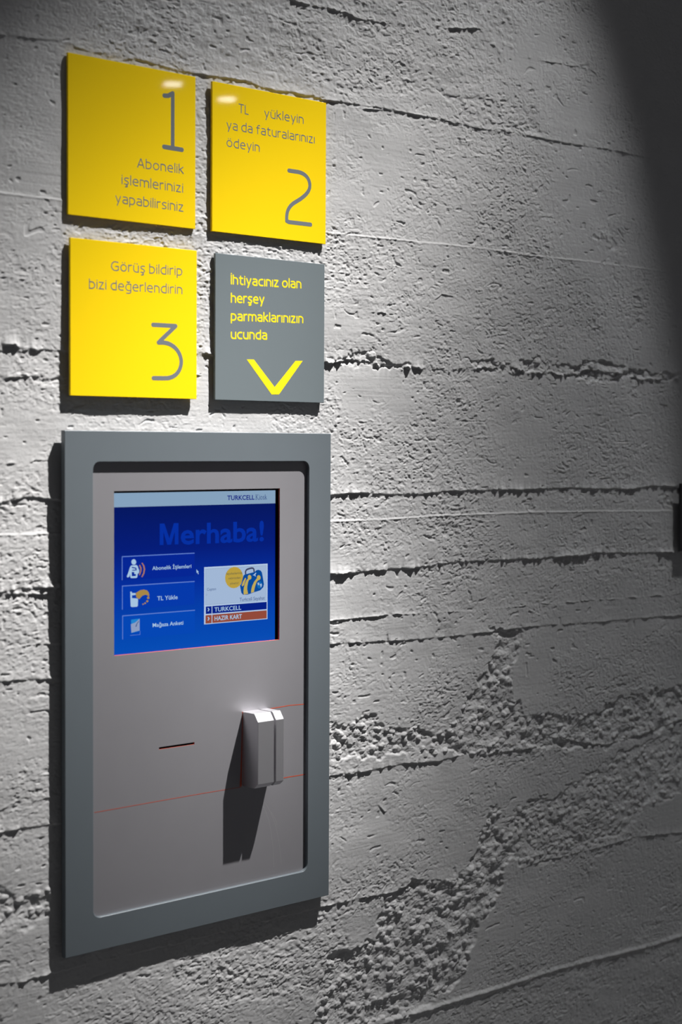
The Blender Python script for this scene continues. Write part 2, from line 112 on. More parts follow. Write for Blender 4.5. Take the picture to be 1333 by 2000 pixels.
def strip_lamp(loc, w, h, power):
    d = bpy.data.lights.new('ceiling_strip', 'AREA')
    d.shape = 'RECTANGLE'
    d.size, d.size_y, d.energy = w, h, power
    o = bpy.data.objects.new('ceiling_strip', d)
    COL.objects.link(o)
    o.location = loc
    o.rotation_euler = (Vector((0.5, 0, 2.0)) - Vector(loc)).to_track_quat('-Z', 'Y').to_euler()
strip_lamp((2.290, -2.50, 2.712), 0.054, 0.010, 0.034)
strip_lamp((2.515, -2.50, 2.695), 0.054, 0.010, 0.034)
# unseen spot added to brighten the floor that the silver panel mirrors
spot('added_floor_spot', (2.7, -3.5, 3.5), (2.7, -3.5, 0.0), 170, 34, 0.6, 0.05, (0.95, 0.96, 1.0))

scene.view_settings.view_transform = 'Standard'
scene.view_settings.look = 'None'
scene.view_settings.gamma = 1.0
scene.view_settings.use_curve_mapping = False
scene.view_settings.exposure = 0.0

# ------------------------------------------------------------------ materials
def lin(r, g, b):
    return tuple((c / 255 / 12.92) if c / 255 <= 0.04045 else ((c / 255 + 0.055) / 1.055) ** 2.4 for c in (r, g, b)) + (1.0,)

def mat(name, color, rough=0.5, metal=0.0, spec=0.5, noise=0.0, scale=60.0, bump=0.0, bscale=400.0, stretch=None):
    mt = bpy.data.materials.new(name)
    mt.use_nodes = True
    nt = mt.node_tree
    b = nt.nodes['Principled BSDF']
    b.inputs['Base Color'].default_value = tuple(color[:3]) + (1,)
    b.inputs['Roughness'].default_value = rough
    b.inputs['Metallic'].default_value = metal
    b.inputs['Specular IOR Level'].default_value = spec
    tc = nt.nodes.new('ShaderNodeTexCoord')
    if noise > 0:
        mp = nt.nodes.new('ShaderNodeMapping')
        if stretch: mp.inputs['Scale'].default_value = stretch
        nt.links.new(tc.outputs['Object'], mp.inputs['Vector'])
        n = nt.nodes.new('ShaderNodeTexNoise')
        n.inputs['Scale'].default_value = scale
        n.inputs['Detail'].default_value = 5
        nt.links.new(mp.outputs['Vector'], n.inputs['Vector'])
        mx = nt.nodes.new('ShaderNodeMix'); mx.data_type = 'RGBA'
        mx.inputs[6].default_value = tuple(c * (1 - noise) for c in color[:3]) + (1,)
        mx.inputs[7].default_value = tuple(min(1, c * (1 + noise)) for c in color[:3]) + (1,)
        nt.links.new(n.outputs['Fac'], mx.inputs[0])
        nt.links.new(mx.outputs[2], b.inputs['Base Color'])
    if bump > 0:
        n2 = nt.nodes.new('ShaderNodeTexNoise')
        n2.inputs['Scale'].default_value = bscale
        n2.inputs['Detail'].default_value = 4
        nt.links.new(tc.outputs['Object'], n2.inputs['Vector'])
        bp = nt.nodes.new('ShaderNodeBump')
        bp.inputs['Strength'].default_value = 1.0
        bp.inputs['Distance'].default_value = bump
        nt.links.new(n2.outputs['Fac'], bp.inputs['Height'])
        nt.links.new(bp.outputs['Normal'], b.inputs['Normal'])
    return mt

def emit(name, rgb, strength=1.0):
    mt = bpy.data.materials.new(name)
    mt.use_nodes = True
    b = mt.node_tree.nodes['Principled BSDF']
    b.inputs['Base Color'].default_value = (0.0006, 0.0006, 0.0007, 1)
    b.inputs['Roughness'].default_value = 0.35
    b.inputs['Specular IOR Level'].default_value = 0.06
    b.inputs['Emission Color'].default_value = lin(*rgb)
    b.inputs['Emission Strength'].default_value = strength
    return mt

M = {
 'concrete': mat('painted_concrete', (0.50, 0.497, 0.497), 0.85, 0, 0.2, noise=0.07, scale=9, bump=0.00022, bscale=900),
 'floor': mat('grey_floor', (0.36, 0.355, 0.35), 0.5, noise=0.2, scale=4),
 'yellow': mat('yellow_acrylic', (0.95, 0.652, 0.006), 0.03, 0, 0.5, noise=0.01, scale=8),
 'grey_acrylic': mat('grey_acrylic', (0.150, 0.178, 0.190), 0.38, 0, 0.4, noise=0.02, scale=20),
 'grey_vinyl': mat('grey_lettering', (0.150, 0.170, 0.185), 0.5, 0, 0.3, noise=0.02),
 'yellow_vinyl': mat('yellow_lettering', (0.88, 0.70, 0.008), 0.5, 0, 0.3, noise=0.02),
 'frame': mat('frame_lacquer', (0.130, 0.152, 0.168), 0.40, 0.1, 0.5, noise=0.03, scale=30, bump=0.00001, bscale=2500),
 'film': mat('silver_film', (0.33, 0.322, 0.342), 0.42, 0.5, 0.5, noise=0.03, scale=25, bump=0.00002, bscale=3000),
 'red': mat('red_substrate', (0.52, 0.075, 0.03), 0.5, noise=0.1, scale=90),
 'black': mat('black_plastic', (0.008, 0.008, 0.010), 0.45, noise=0.1),
 'dark': mat('dark_plate', (0.02, 0.02, 0.022), 0.4, noise=0.1),
 'metal': mat('satin_metal', (0.62, 0.61, 0.635), 0.40, 0.85, 0.5, noise=0.02, scale=80),
 'scratch': mat('scratch', (0.42, 0.41, 0.42), 0.5, 0.2, noise=0.02),
 'housing': mat('housing_steel', (0.05, 0.05, 0.055), 0.6, noise=0.05),
}

# ------------------------------------------------------------------ helpers
def obj_from(name, verts, faces, material, parent=None, smooth=False, mats=None, midx=None):
    me = bpy.data.meshes.new(name)
    me.from_pydata([tuple(v) for v in verts], [], [tuple(f) for f in faces])
    for mm in (mats or [material]): me.materials.append(mm)
    if midx is not None: me.polygons.foreach_set('material_index', midx)
    if smooth: me.polygons.foreach_set('use_smooth', [True] * len(me.polygons))
    me.update()
    o = bpy.data.objects.new(name, me)
    COL.objects.link(o)
    if parent is not None: o.parent = parent
    return o

def fix(o):
    bm = bmesh.new(); bm.from_mesh(o.data)
    bmesh.ops.recalc_face_normals(bm, faces=bm.faces)
    bm.to_mesh(o.data); bm.free()
    return o

def tag(o, label, cat, group=None):
    o['label'] = label; o['category'] = cat
    if group: o['group'] = group
    return o

def empty(name, loc):
    o = bpy.data.objects.new(name, None)
    COL.objects.link(o); o.location = loc
    o.empty_display_size = 0.05
    return o

class Mesh:
    """collects prisms standing on planes parallel to the wall; coordinates are (x, z) with y from yb (back) to yf (front)"""
    def __init__(self, origin=(0, 0, 0)):
        self.v, self.f, self.o, self.k = [], [], Vector(origin), 0
    def prism(self, pts, yf, yb):
        n = len(pts)
        area = sum(pts[i][0] * pts[(i + 1) % n][1] - pts[(i + 1) % n][0] * pts[i][1] for i in range(n))
        if area < 0: pts = pts[::-1]
        b = len(self.v)
        self.k += 1; yf -= (self.k % 13) * 1.2e-5   # overlapping strokes never share a plane
        ox, oy, oz = self.o
        for x, z in pts: self.v.append((x - ox, yf - oy, z - oz))
        for x, z in pts: self.v.append((x - ox, yb - oy, z - oz))
        self.f.append(tuple(range(b, b + n)))
        self.f.append(tuple(range(b + 2 * n - 1, b + n - 1, -1)))
        for i in range(n):
            j = (i + 1) % n
            self.f.append((b + i, b + n + i, b + n + j, b + j))
    def rect(self, x0, x1, z0, z1, yf, yb): self.prism([(x0, z0), (x1, z0), (x1, z1), (x0, z1)], yf, yb)
    def disc(self, x, z, r, yf, yb, n=14, rz=None):
        self.prism([(x + r * math.cos(2 * math.pi * k / n), z + (rz or r) * math.sin(2 * math.pi * k / n)) for k in range(n)], yf, yb)
    def stroke(self, pts, w, yf, yb, caps=True, level=0):
        """a flat ribbon of width w along pts, mitred at bends, split where it turns sharply, with round ends"""
        p = [pts[0]] + [b for a, b in zip(pts[:-1], pts[1:]) if math.hypot(b[0] - a[0], b[1] - a[1]) > 1e-6]
        if len(p) == 1: p = [p[0], (p[0][0] + 1e-5, p[0][1])]
        if len(p) > 3 and math.hypot(p[0][0] - p[-1][0], p[0][1] - p[-1][1]) < 1e-6: caps = False   # a closed ring
        runs, cur = [], [p[0]]
        for i in range(1, len(p)):
            cur.append(p[i])
            if i < len(p) - 1:
                a = math.atan2(p[i][1] - p[i - 1][1], p[i][0] - p[i - 1][0]); b = math.atan2(p[i + 1][1] - p[i][1], p[i + 1][0] - p[i][0])
                if abs((b - a + math.pi) % (2 * math.pi) - math.pi) > 1.0: runs.append(cur); cur = [p[i]]
        runs.append(cur)
        ox, oy, oz = self.o
        for n, r in enumerate(runs):
            y = yf - 1.5e-5 * (level + n) - oy
            L_, R_ = [], []
            for i, (x, z) in enumerate(r):
                d0 = Vector((x - r[i - 1][0], z - r[i - 1][1])).normalized() if i > 0 else None
                d1 = Vector((r[i + 1][0] - x, r[i + 1][1] - z)).normalized() if i < len(r) - 1 else None
                d = (d0 + d1).normalized() if d0 and d1 else (d0 or d1)
                k = 1 / max(.6, d.dot(d0 or d1)) * w / 2
                L_.append((x - d[1] * k, z + d[0] * k)); R_.append((x + d[1] * k, z - d[0] * k))
            b = len(self.v); m_ = len(r)
            for x, z in L_ + R_: self.v.append((x - ox, y, z - oz))
            for i in range(m_ - 1): self.f.append((b + m_ + i, b + m_ + i + 1, b + i + 1, b + i))
            for end in ((0, -1) if (caps or len(runs) > 1) else ()):
                if not caps and ((end == 0 and n == 0) or (end == -1 and n == len(runs) - 1)): continue
                x, z = r[end]; q0 = R_[end] if end == -1 else L_[end]
                a0 = math.atan2(q0[1] - z, q0[0] - x)
                c = len(self.v)
                for k in range(9):
                    t = a0 + math.pi * k / 8
                    self.v.append((x + w / 2 * math.cos(t) - ox, y, z + w / 2 * math.sin(t) - oz))
                self.f.append(tuple(range(c, c + 9)))
    def build(self, name, material, parent=None):
        return obj_from(name, self.v, self.f, material, parent)

def bevel(o, w=0.0006, seg=2):
    b = o.modifiers.new('bevel', 'BEVEL'); b.width = w; b.segments = seg; b.limit_method = 'ANGLE'
    return o

# single-stroke lettering, x-height = 1
def arc(cx, cy, rx, ry, a0, a1, n=9):
    return [(cx + rx * math.cos(math.radians(a0 + (a1 - a0) * k / (n - 1))), cy + ry * math.sin(math.radians(a0 + (a1 - a0) * k / (n - 1)))) for k in range(n)]
S_ = [(.50, .97), (.30, 1), (.14, .96), (.04, .86), (.04, .70), (.14, .58), (.34, .48), (.46, .38), (.50, .26), (.46, .11), (.34, .02), (.2, 0), (.02, .03)]
BOWL = [(0, 1), (.26, 1)] + arc(.28, .5, .34, .5, 85, -85) + [(.26, 0), (0, 0)]
BOWL_L = [(.62, 1), (.36, 1)] + arc(.34, .5, .34, .5, 95, 265) + [(.36, 0), (.62, 0)]
N_ = [(0, 1), (.24, 1)] + arc(.26, .62, .32, .38, 85, 0, 6) + [(.58, 0)]
U_ = [(0, 1), (0, .38)] + arc(.32, .38, .32, .38, 180, 265, 6) + [(.58, 0)]
O_ = arc(.34, .5, .34, .5, 90, 450, 21)
def dot(x, y): return [(x, y), (x + .001, y)]
CED = [(.28, 0), (.28, -.12), (.37, -.2), (.36, -.32), (.26, -.38), (.12, -.37)]
E_ = [(.01, .52), (.62, .52)] + arc(.34, .55, .28, .45, 5, 100, 7) + arc(.34, .5, .34, .5, 105, 262, 11) + [(.34, 0), (.58, .02)]
A_LOW = [[(.06, .98), (.3, 1)] + arc(.3, .74, .28, .26, 80, 0, 6) + [(.58, 0)], [(.58, .56), (.26, .56)] + arc(.26, .28, .26, .28, 95, 265, 8) + [(.26, 0), (.58, 0)]]
Y_ = [[(0, 1), (.30, .02)], [(.58, 1), (.18, -.42)]]
GL = {
 'a': (.58, A_LOW), 'b': (.62, [[(0, 1.42), (0, 0)], BOWL]), 'c': (.55, [[(.55, 1), (.36, 1)] + arc(.34, .5, .34, .5, 95, 265) + [(.36, 0), (.55, .01)]]),
 'd': (.62, [[(.62, 1.42), (.62, 0)], BOWL_L]), 'e': (.62, [E_]),
 'f': (.42, [[(.44, 1.4), (.34, 1.4)] + arc(.36, 1.2, .2, .2, 95, 180, 5) + [(.16, 0)], [(0, .98), (.4, .98)]]),
 'ğ': (.62, [BOWL_L, [(.62, 1), (.62, -.15)] + arc(.38, -.15, .24, .27, 0, -90, 6) + [(.1, -.42)], arc(.32, 1.45, .17, .17, 200, 340, 6)]),
 'h': (.58, [[(0, 1.42), (0, 0)], N_]), 'i': (.0, [[(0, 1), (0, 0)], dot(0, 1.3)]), 'ı': (.0, [[(0, 1), (0, 0)]]),
 'k': (.55, [[(0, 1.42), (0, 0)], [(.5, 1), (.02, .5)], [(.14, .6), (.54, 0)]]), 'l': (.0, [[(0, 1.42), (0, 0)]]),
 'm': (1.02, [[(0, 1), (0, 0)], [(0, 1), (.2, 1)] + arc(.22, .66, .29, .34, 85, 0, 6) + [(.51, 0)], [(.51, 1 - .34)] + arc(.73, .66, .29, .34, 130, 0, 8) + [(1.02, 0)]]),
 'n': (.58, [[(0, 1), (0, 0)], N_]), 'o': (.68, [O_]), 'ö': (.68, [O_, dot(.2, 1.3), dot(.48, 1.3)]),
 'p': (.62, [[(0, 1), (0, -.42)], BOWL]), 'r': (.36, [[(0, 1), (0, 0)], [(0, .62)] + arc(.26, .66, .26, .34, 180, 95, 6) + [(.38, 1)]]),
 's': (.5, [S_]), 'ş': (.5, [S_, CED]), 't': (.44, [[(.14, 1.3), (.14, .26)] + arc(.36, .26, .22, .26, 180, 265, 5) + [(.46, 0)], [(0, 1), (.42, 1)]]),
 'u': (.58, [U_, [(.58, 1), (.58, 0)]]), 'ü': (.58, [U_, [(.58, 1), (.58, 0)], dot(.15, 1.3), dot(.43, 1.3)]),
 'y': (.58, Y_), 'z': (.52, [[(0, 1), (.48, 1), (0, 0), (.52, 0)]]),
 'A': (.78, [[(0, 0), (.37, 1.36), (.41, 1.36), (.78, 0)], [(.12, .42), (.66, .42)]]), 'T': (.74, [[(0, 1.36), (.74, 1.36)], [(.37, 1.36), (.37, 0)]]),
 'L': (.5, [[(0, 1.36), (0, 0), (.5, 0)]]), 'G': (.86, [[(.80, 1.28), (.5, 1.36)] + arc(.48, .68, .48, .68, 95, 270, 12) + [(.66, .02), (.84, .12), (.84, .66), (.5, .66)]]),
 'İ': (.0, [[(0, 1.36), (0, 0)], dot(0, 1.66)]),
}
def stroke_text(ms, txt, a, b, xh, w, yf, yb, gap=0.27):
    """lay txt from point a to point b (left and right end of its base line)"""
    pos, x = [], 0.0
    for ch in txt:
        if ch == ' ': x += 0.36; continue
        wd, _ = GL[ch]; pos.append((ch, x)); x += wd + gap
    total = x - gap
    sx = (math.hypot(b[0] - a[0], b[1] - a[1]) - w) / total
    for ch, px in pos:
        for lv, path in enumerate(GL[ch][1]):
            pts = []
            for gx, gz in path:
                u = (px + gx) * sx + w / 2
                t = u / max(1e-6, (b[0] - a[0]))
                pts.append((a[0] + u, a[1] + t * (b[1] - a[1]) + gz * xh + w / 2))
            ms.stroke(pts, w, yf, yb, True, 3 * lv)

def font_text(name, txt, x0, x1, z, cap, y, material, parent, origin, bold=0.0):
    """text in the built-in face, scaled to run from x0 to x1 with capitals of height cap"""
    cu = bpy.data.curves.new(name, 'FONT')
    cu.body = txt; cu.size = 1.0; cu.offset = bold; cu.resolution_u = 3
    to = bpy.data.objects.new(name, cu); COL.objects.link(to)
    bpy.context.view_layer.update()
    dg = bpy.context.evaluated_depsgraph_get()
    me = bpy.data.meshes.new_from_object(to.evaluated_get(dg))
    bpy.data.objects.remove(to); bpy.data.curves.remove(cu)
    n = len(me.vertices)
    co = np.empty(n * 3, 'f'); me.vertices.foreach_get('co', co); co = co.reshape(n, 3)
    mn, mx = co[:, 0].min(), co[:, 0].max()
    out = np.empty_like(co)
    out[:, 0] = x0 + (co[:, 0] - mn) / (mx - mn) * (x1 - x0) - origin[0]
    out[:, 1] = y - origin[1]
    out[:, 2] = z + co[:, 1] / 0.73 * cap - origin[2]
    me.vertices.foreach_set('co', out.ravel()); me.materials.clear(); me.materials.append(material); me.update()
    o = bpy.data.objects.new(name, me); COL.objects.link(o); o.parent = parent
    me.name = name
    return o

# ------------------------------------------------------------------ the setting: board-marked concrete wall
rng = np.random.default_rng(7)
TAB = rng.uniform(-1, 1, (256, 256)).astype('f')
def vn(X, Z, sx, sz, seed):
    u = X / sx + seed * 17.31; v = Z / sz + seed * 9.17
    iu = np.floor(u).astype(np.int32); iv = np.floor(v).astype(np.int32)
    fu = (u - iu).astype('f'); fv = (v - iv).astype('f')
    fu = fu * fu * fu * (fu * (fu * 6 - 15) + 10); fv = fv * fv * fv * (fv * (fv * 6 - 15) + 10)
    i0 = iu & 255; i1 = (iu + 1) & 255; j0 = iv & 255; j1 = (iv + 1) & 255
    a = TAB[i0, j0] * (1 - fu) + TAB[i1, j0] * fu
    b = TAB[i0, j1] * (1 - fu) + TAB[i1, j1] * fu
    return a * (1 - fv) + b * fv
def n1(x, s, seed): return vn(x, np.zeros_like(x), s, 1.0, seed)

def coarse(a, b, n): return a + (b - a) * (np.linspace(0, 1, n) ** 1.0)
xs = np.concatenate([np.linspace(-1.3, .13, 120, endpoint=False), np.arange(.13, 1.74, .00135), np.linspace(1.745, 3.4, 130)])
zs = np.concatenate([np.linspace(0.0, .36, 60, endpoint=False), np.arange(.36, 2.41, .00108), np.linspace(2.415, 3.4, 80)])
X, Z = np.meshgrid(xs, zs, indexing='ij')
X = X.astype('f'); Z = Z.astype('f')
H = np.zeros_like(X)
# boards set at slightly different depths
DL = [0.6, -0.5, 0.8, 1.1, -0.7, 1.2, -0.4, 0.5, 0.9]
for pts, dl in zip(D['bands'], DL):
    q = np.array(pts); zl = np.interp(xs, q[:, 0], q[:, 1])[:, None]
    t = np.clip((zl - Z) / 0.003 + .5, 0, 1)
    H += np.where(t > 0, -dl * 0.001 * t * np.exp(-np.clip(zl - Z, 0, 1) / 0.10), 0)
# slow undulation, trowel marks, pits and grain
WX = vn(X, Z, .03, .03, 3) * .006; WZ = vn(X, Z, .03, .03, 4) * .006
RM = np.clip(.70 + .60 * vn(X, Z, .16, .10, 5) + .40 * vn(X, Z, .05, .04, 6), .12, 1.6)
def sst(v, a, b):
    t = np.clip((v - a) / (b - a), 0, 1)
    return t * t * (3 - 2 * t)
H += .0011 * vn(X, Z, .17, .11, 1) + .0006 * vn(X, Z, .05, .035, 2)
r1 = 1 - np.abs(vn(X + WX, Z + WZ, .016, .008, 8)) * 7
H += .00050 * np.minimum(RM, 1.2) * np.clip(r1, 0, 1) * sst(vn(X, Z, .035, .03, 9), .1, .4)
V3 = vn(X, Z, .006, .006, 31) * .0028; V4 = vn(X, Z, .006, .006, 32) * .0024
r2 = 1 - np.abs(vn(X - WX + V3, Z + WZ * 1.3 + V4, .019, .009, 10)) * 9
H -= .00042 * np.clip(RM, .3, 1.3) * np.clip(r2, 0, 1) * sst(vn(X, Z, .022, .018, 11), .15, .35)
p1 = vn(X + WX * 1.2 + V3, Z + WZ + V4, .0062, .0038, 12)
H -= .00062 * np.clip(RM, .2, 1.4) * sst(p1, .50, .66)
p2 = vn(X + 2 * WX, Z + 1.5 * WZ, .012, .007, 16)
H -= .0010 * sst(p2, .80, .88)
p3 = vn(X + WX, Z - WZ, .0048, .0030, 17)
H += .00045 * RM * sst(p3, .50, .70)
H += .00029 * RM * vn(X + V3, Z + V4, .0060, .0042, 13) + .00021 * RM * vn(X, Z, .0027, .0021, 14)
H += .00008 * vn(X, Z, .05, .0022, 15)

# honeycombed patches where the paste broke away
def inside(px, pz, poly):
    r = np.zeros(px.shape, bool)
    n = len(poly)
    for i in range(n):
        x0, z0 = poly[i]; x1, z1 = poly[(i + 1) % n]
        if z0 == z1: continue
        c = ((z0 > pz) != (z1 > pz)) & (px < (x1 - x0) * (pz - z0) / (z1 - z0) + x0)
        r ^= c
    return r
def worley(x, z, c, seed):
    u = x / c; v = z / c
    iu = np.floor(u).astype(np.int32); iv = np.floor(v).astype(np.int32)
    best = np.full(x.shape, 9.0, 'f'); hid = np.zeros(x.shape, 'f')
    for du in (-1, 0, 1):
        for dv in (-1, 0, 1):
            a = (iu + du + seed * 13) & 255; b = (iv + dv + seed * 29) & 255
            jx = TAB[a, b] * .5 + .5; jz = TAB[(a + 91) & 255, (b + 57) & 255] * .5 + .5
            rr = .75 + .45 * TAB[(a + 33) & 255, (b + 77) & 255]
            d = np.hypot(iu + du + jx - u, (iv + dv + jz - v) * 1.25) / rr
            k = d < best
            best = np.where(k, d, best); hid = np.where(k, rr, hid)
    return best, hid
for k, (poly, dep, cell, soft) in enumerate(D['poly']):
    q = np.array(poly)
    i0, i1 = np.searchsorted(xs, [q[:, 0].min() - .02, q[:, 0].max() + .02])
    j0, j1 = np.searchsorted(zs, [q[:, 1].min() - .02, q[:, 1].max() + .02])
    x, z = X[i0:i1, j0:j1], Z[i0:i1, j0:j1]
    jx = vn(x, z, .02, .016, 20 + k) * .007 + vn(x, z, .007, .006, 40 + k) * .0035
    jz = vn(x, z, .02, .016, 60 + k) * .006 + vn(x, z, .007, .006, 80 + k) * .0035
    mk = inside(x + jx, z + jz, poly).astype('f')
    if soft > 0:   # the broken face fades into the sound one
        for _ in range(int(soft)):
            mk[1:-1, 1:-1] = (mk[1:-1, 1:-1] + mk[:-2, 1:-1] + mk[2:, 1:-1] + mk[1:-1, :-2] + mk[1:-1, 2:]) / 5
        mk = mk * sst(mk + .55 * vn(x, z, .016, .012, 140 + k) + .35 * vn(x, z, .006, .005, 150 + k), .25, .75)
    for _ in range(2):
        mk[1:-1, 1:-1] = (mk[1:-1, 1:-1] * 2 + mk[:-2, 1:-1] + mk[2:, 1:-1] + mk[1:-1, :-2] + mk[1:-1, 2:]) / 6
    wx = x + vn(x, z, .006, .006, 160 + k) * .002; wz = z + vn(x, z, .006, .006, 170 + k) * .002
    fb = vn(wx, wz, .016, .011, 180 + k) + .62 * vn(wx, wz, .0085, .0062, 190 + k) + .42 * (1 - 2.2 * np.abs(vn(wx, wz, .0048, .0036, 210 + k))) + .24 * vn(wx, wz, .0025, .0021, 220 + k)
    d, hid = worley(x + jx * .2, z + jz * .2, cell * .0016, k)
    stone = np.sqrt(np.clip(1 - (d / .55) ** 2, 0, 1)) * cell * .00042 * sst(hid, .93, .99)
    keep = np.clip(.85 + .75 * vn(x, z, .035, .022, 100 + k), .1, 1.35)
    rel = -dep * .00075 * keep + dep * .00027 * fb + stone * min(1.0, dep / 3.0)
    H[i0:i1, j0:j1] += mk * rel
# formwork joints: fins that stand proud and shade what is under them, ribs, cracks
for k, (pts, kind, h, w, jag) in enumerate(D['relief']):
    q = np.array(pts)
    zl = np.interp(xs, q[:, 0], q[:, 1])
    zl = zl + jag * .001 * (.8 * n1(xs, .026, 200 + k) + .85 * n1(xs, .009, 230 + k) + .7 * n1(xs, .004, 260 + k))
    am = np.clip(.62 + .65 * n1(xs, .075, 300 + k) + .75 * n1(xs, .018, 330 + k) + .75 * n1(xs, .006, 360 + k), .04, 1.6)
    if kind == 'rib': am = np.clip(.85 + .3 * n1(xs, .05, 300 + k) + .3 * n1(xs, .01, 330 + k), .2, 1.3)
    lo, hi = q[0, 0], q[-1, 0]
    if lo > .22: am = am * np.clip((xs - lo) / .012, 0, 1)
    if hi < 1.60: am = am * np.clip((hi - xs) / .012, 0, 1)
    on = np.nonzero(am > 0)[0]; i0, i1 = on[0], on[-1] + 1
    j0, j1 = np.searchsorted(zs, [zl[i0:i1].min() - .03, zl[i0:i1].max() + .04])
    d = Z[i0:i1, j0:j1] - zl[i0:i1, None]; a = (am[i0:i1] * h * .001)[:, None]
    if kind == 'lip':
        up = np.exp(-np.clip(d, 0, 1) / (w * .001)) * (d >= 0)
        dn = np.clip(1 + d / .0014, 0, 1) * (d < 0)
        rec = -.5 * np.exp(np.clip(d, -1, 0) / .007) * (d < -.0007)
        H[i0:i1, j0:j1] += a * (.75 * up + .75 * dn + rec)
    else:
        H[i0:i1, j0:j1] += a * np.exp(-(d / (w * .0005)) ** 2)
# pads the signs sit on, and the opening behind the kiosk
for x0, x1, z0, z1, h in D['signs']:
    dd = np.maximum(np.maximum(x0 - X, X - x1), np.maximum(z0 - Z, Z - z1))
    lim = h - .0046
    H = np.where(dd < 0.0, np.minimum(H, lim), H)
fx0, fx1 = D['frame'][0][0][0], D['frame'][0][1][0]
fz0, fz1 = D['frame'][0][3][1], D['frame'][0][0][1]
H = np.where((X > fx0 + .028) & (X < fx1 - .028) & (Z > fz0 + .028) & (Z < fz1 - .028), -.10, H)
inn = (X > fx0 - .001) & (X < fx1 + .001) & (Z > fz0 - .001) & (Z < fz1 + .001)
H = np.where(inn, np.minimum(H, .0042), H)
nx, nz = X.shape
co = np.empty((nx * nz, 3), 'f'); co[:, 0] = X.ravel(); co[:, 1] = -H.ravel(); co[:, 2] = Z.ravel()
ii = (np.arange(nx - 1)[:, None] * nz + np.arange(nz - 1)[None, :]).ravel().astype(np.int32)
quads = np.stack([ii, ii + nz, ii + nz + 1, ii + 1], 1).ravel()
me = bpy.data.meshes.new('wall_back')
me.vertices.add(nx * nz); me.vertices.foreach_set('co', co.ravel())
nq = len(ii)
me.loops.add(nq * 4); me.loops.foreach_set('vertex_index', quads)
me.polygons.add(nq)
me.polygons.foreach_set('loop_start', np.arange(0, nq * 4, 4, dtype=np.int32))
try: me.polygons.foreach_set('loop_total', np.full(nq, 4, np.int32))
except Exception: pass
me.polygons.foreach_set('use_smooth', np.ones(nq, bool))
me.materials.append(M['concrete'])
me.update(calc_edges=True)
wall = bpy.data.objects.new('wall_back', me); COL.objects.link(wall); wall['kind'] = 'structure'
del X, Z, H, WX, WZ, RM, r1, r2, p1, co, quads, ii

ms = Mesh(); ms.v = [(-1.3, -6, 0), (6, -6, 0), (6, .11, 0), (-1.3, .11, 0), (-1.3, -6, -.05), (6, -6, -.05), (6, .11, -.05), (-1.3, .11, -.05)]
ms.f = [(0, 1, 2, 3), (7, 6, 5, 4), (0, 4, 5, 1), (1, 5, 6, 2), (2, 6, 7, 3), (3, 7, 4, 0)]
fl = ms.build('floor', M['floor']); fl['kind'] = 'structure'

# ------------------------------------------------------------------ the four signs
TH = .0042
def sign(i, base_mat, label):
    x0, x1, z0, z1, h = D['signs'][i]
    o = ((x0 + x1) / 2, -h + TH, z0)
    root = empty('instruction_sign', o)
    tag(root, label, 'sign', 'square instruction signs above the kiosk')
    ms = Mesh(o); ms.rect(x0, x1, z0, z1, -h, -h + TH)
    bevel(ms.build('sign_panel', base_mat, root), .0005, 2)
    return root, o, h
def lettering(root, o, h, lines, texts, xh, w, material):
    for (a, b), t in zip(lines, texts):
        ms = Mesh(o); stroke_text(ms, t, a, b, xh, w, -h - .00006, -h + .0002)
        ms.build('lettering', material, root)
def numeral(root, o, h, paths, w):
    ms = Mesh(o)
    for lv, q in enumerate(paths): ms.stroke(q, w, -h - .00006, -h + .0002, True, 3 * lv)
    return ms.build('numeral', M['grey_vinyl'], root)
def smooth(q, n=5):
    out = []
    for i in range(len(q) - 1):
        p0 = q[max(0, i - 1)]; p1 = q[i]; p2 = q[i + 1]; p3 = q[min(len(q) - 1, i + 2)]
        for k in range(n):
            t = k / n
            out.append(tuple(.5 * (2 * p1[c] + (p2[c] - p0[c]) * t + (2 * p0[c] - 5 * p1[c] + 4 * p2[c] - p3[c]) * t * t + (3 * p1[c] - p0[c] - 3 * p2[c] + p3[c]) * t ** 3) for c in (0, 1)))
    return out + [tuple(q[-1])]

XH, LW = .0089, .0015
r_, o_, h_ = sign(0, M['yellow'], 'square yellow sign with a large grey numeral 1 above three lines of text')
lettering(r_, o_, h_, D['t1'], ['Abonelik', 'işlemlerinizi', 'yapabilirsiniz'], XH, LW, M['grey_vinyl'])
numeral(r_, o_, h_, D['n1'], .0064)
r_, o_, h_ = sign(1, M['yellow'], 'square yellow sign with three lines of text above a large grey numeral 2')
lettering(r_, o_, h_, D['t2'], ['TL', 'yükleyin', 'ya da faturalarınızı', 'ödeyin'], XH, LW, M['grey_vinyl'])
q = D['n2'][0]
numeral(r_, o_, h_, [[q[0]] + smooth(q[1:15]) + [q[15]], q[15:]], .0062)
r_, o_, h_ = sign(2, M['yellow'], 'square yellow sign with two lines of text above a large grey numeral 3')
lettering(r_, o_, h_, D['t3'], ['Görüş bildirip', 'bizi değerlendirin'], XH, LW, M['grey_vinyl'])
q = D['n3'][0]
numeral(r_, o_, h_, [q[:3], smooth(q[2:])], .0062)
r_, o_, h_ = sign(3, M['grey_acrylic'], 'square dark grey sign with yellow text and a yellow arrow pointing down')
lettering(r_, o_, h_, D['t4'], ['İhtiyacınız olan', 'herşey', 'parmaklarınızın', 'ucunda'], .0090, .0023, M['yellow_vinyl'])
ms = Mesh(o_); A = [tuple(a) for a in D['arrow']]
ms.prism([A[0], A[1], A[2], A[6]], -h_ - .0001, -h_ + .0002); ms.prism([A[2], A[3], A[4], A[5]], -h_ - .0001, -h_ + .0002)
ms.prism([A[2], A[5], A[6]], -h_ - .0001, -h_ + .0002)
ms.build('down_arrow', M['yellow_vinyl'], r_)

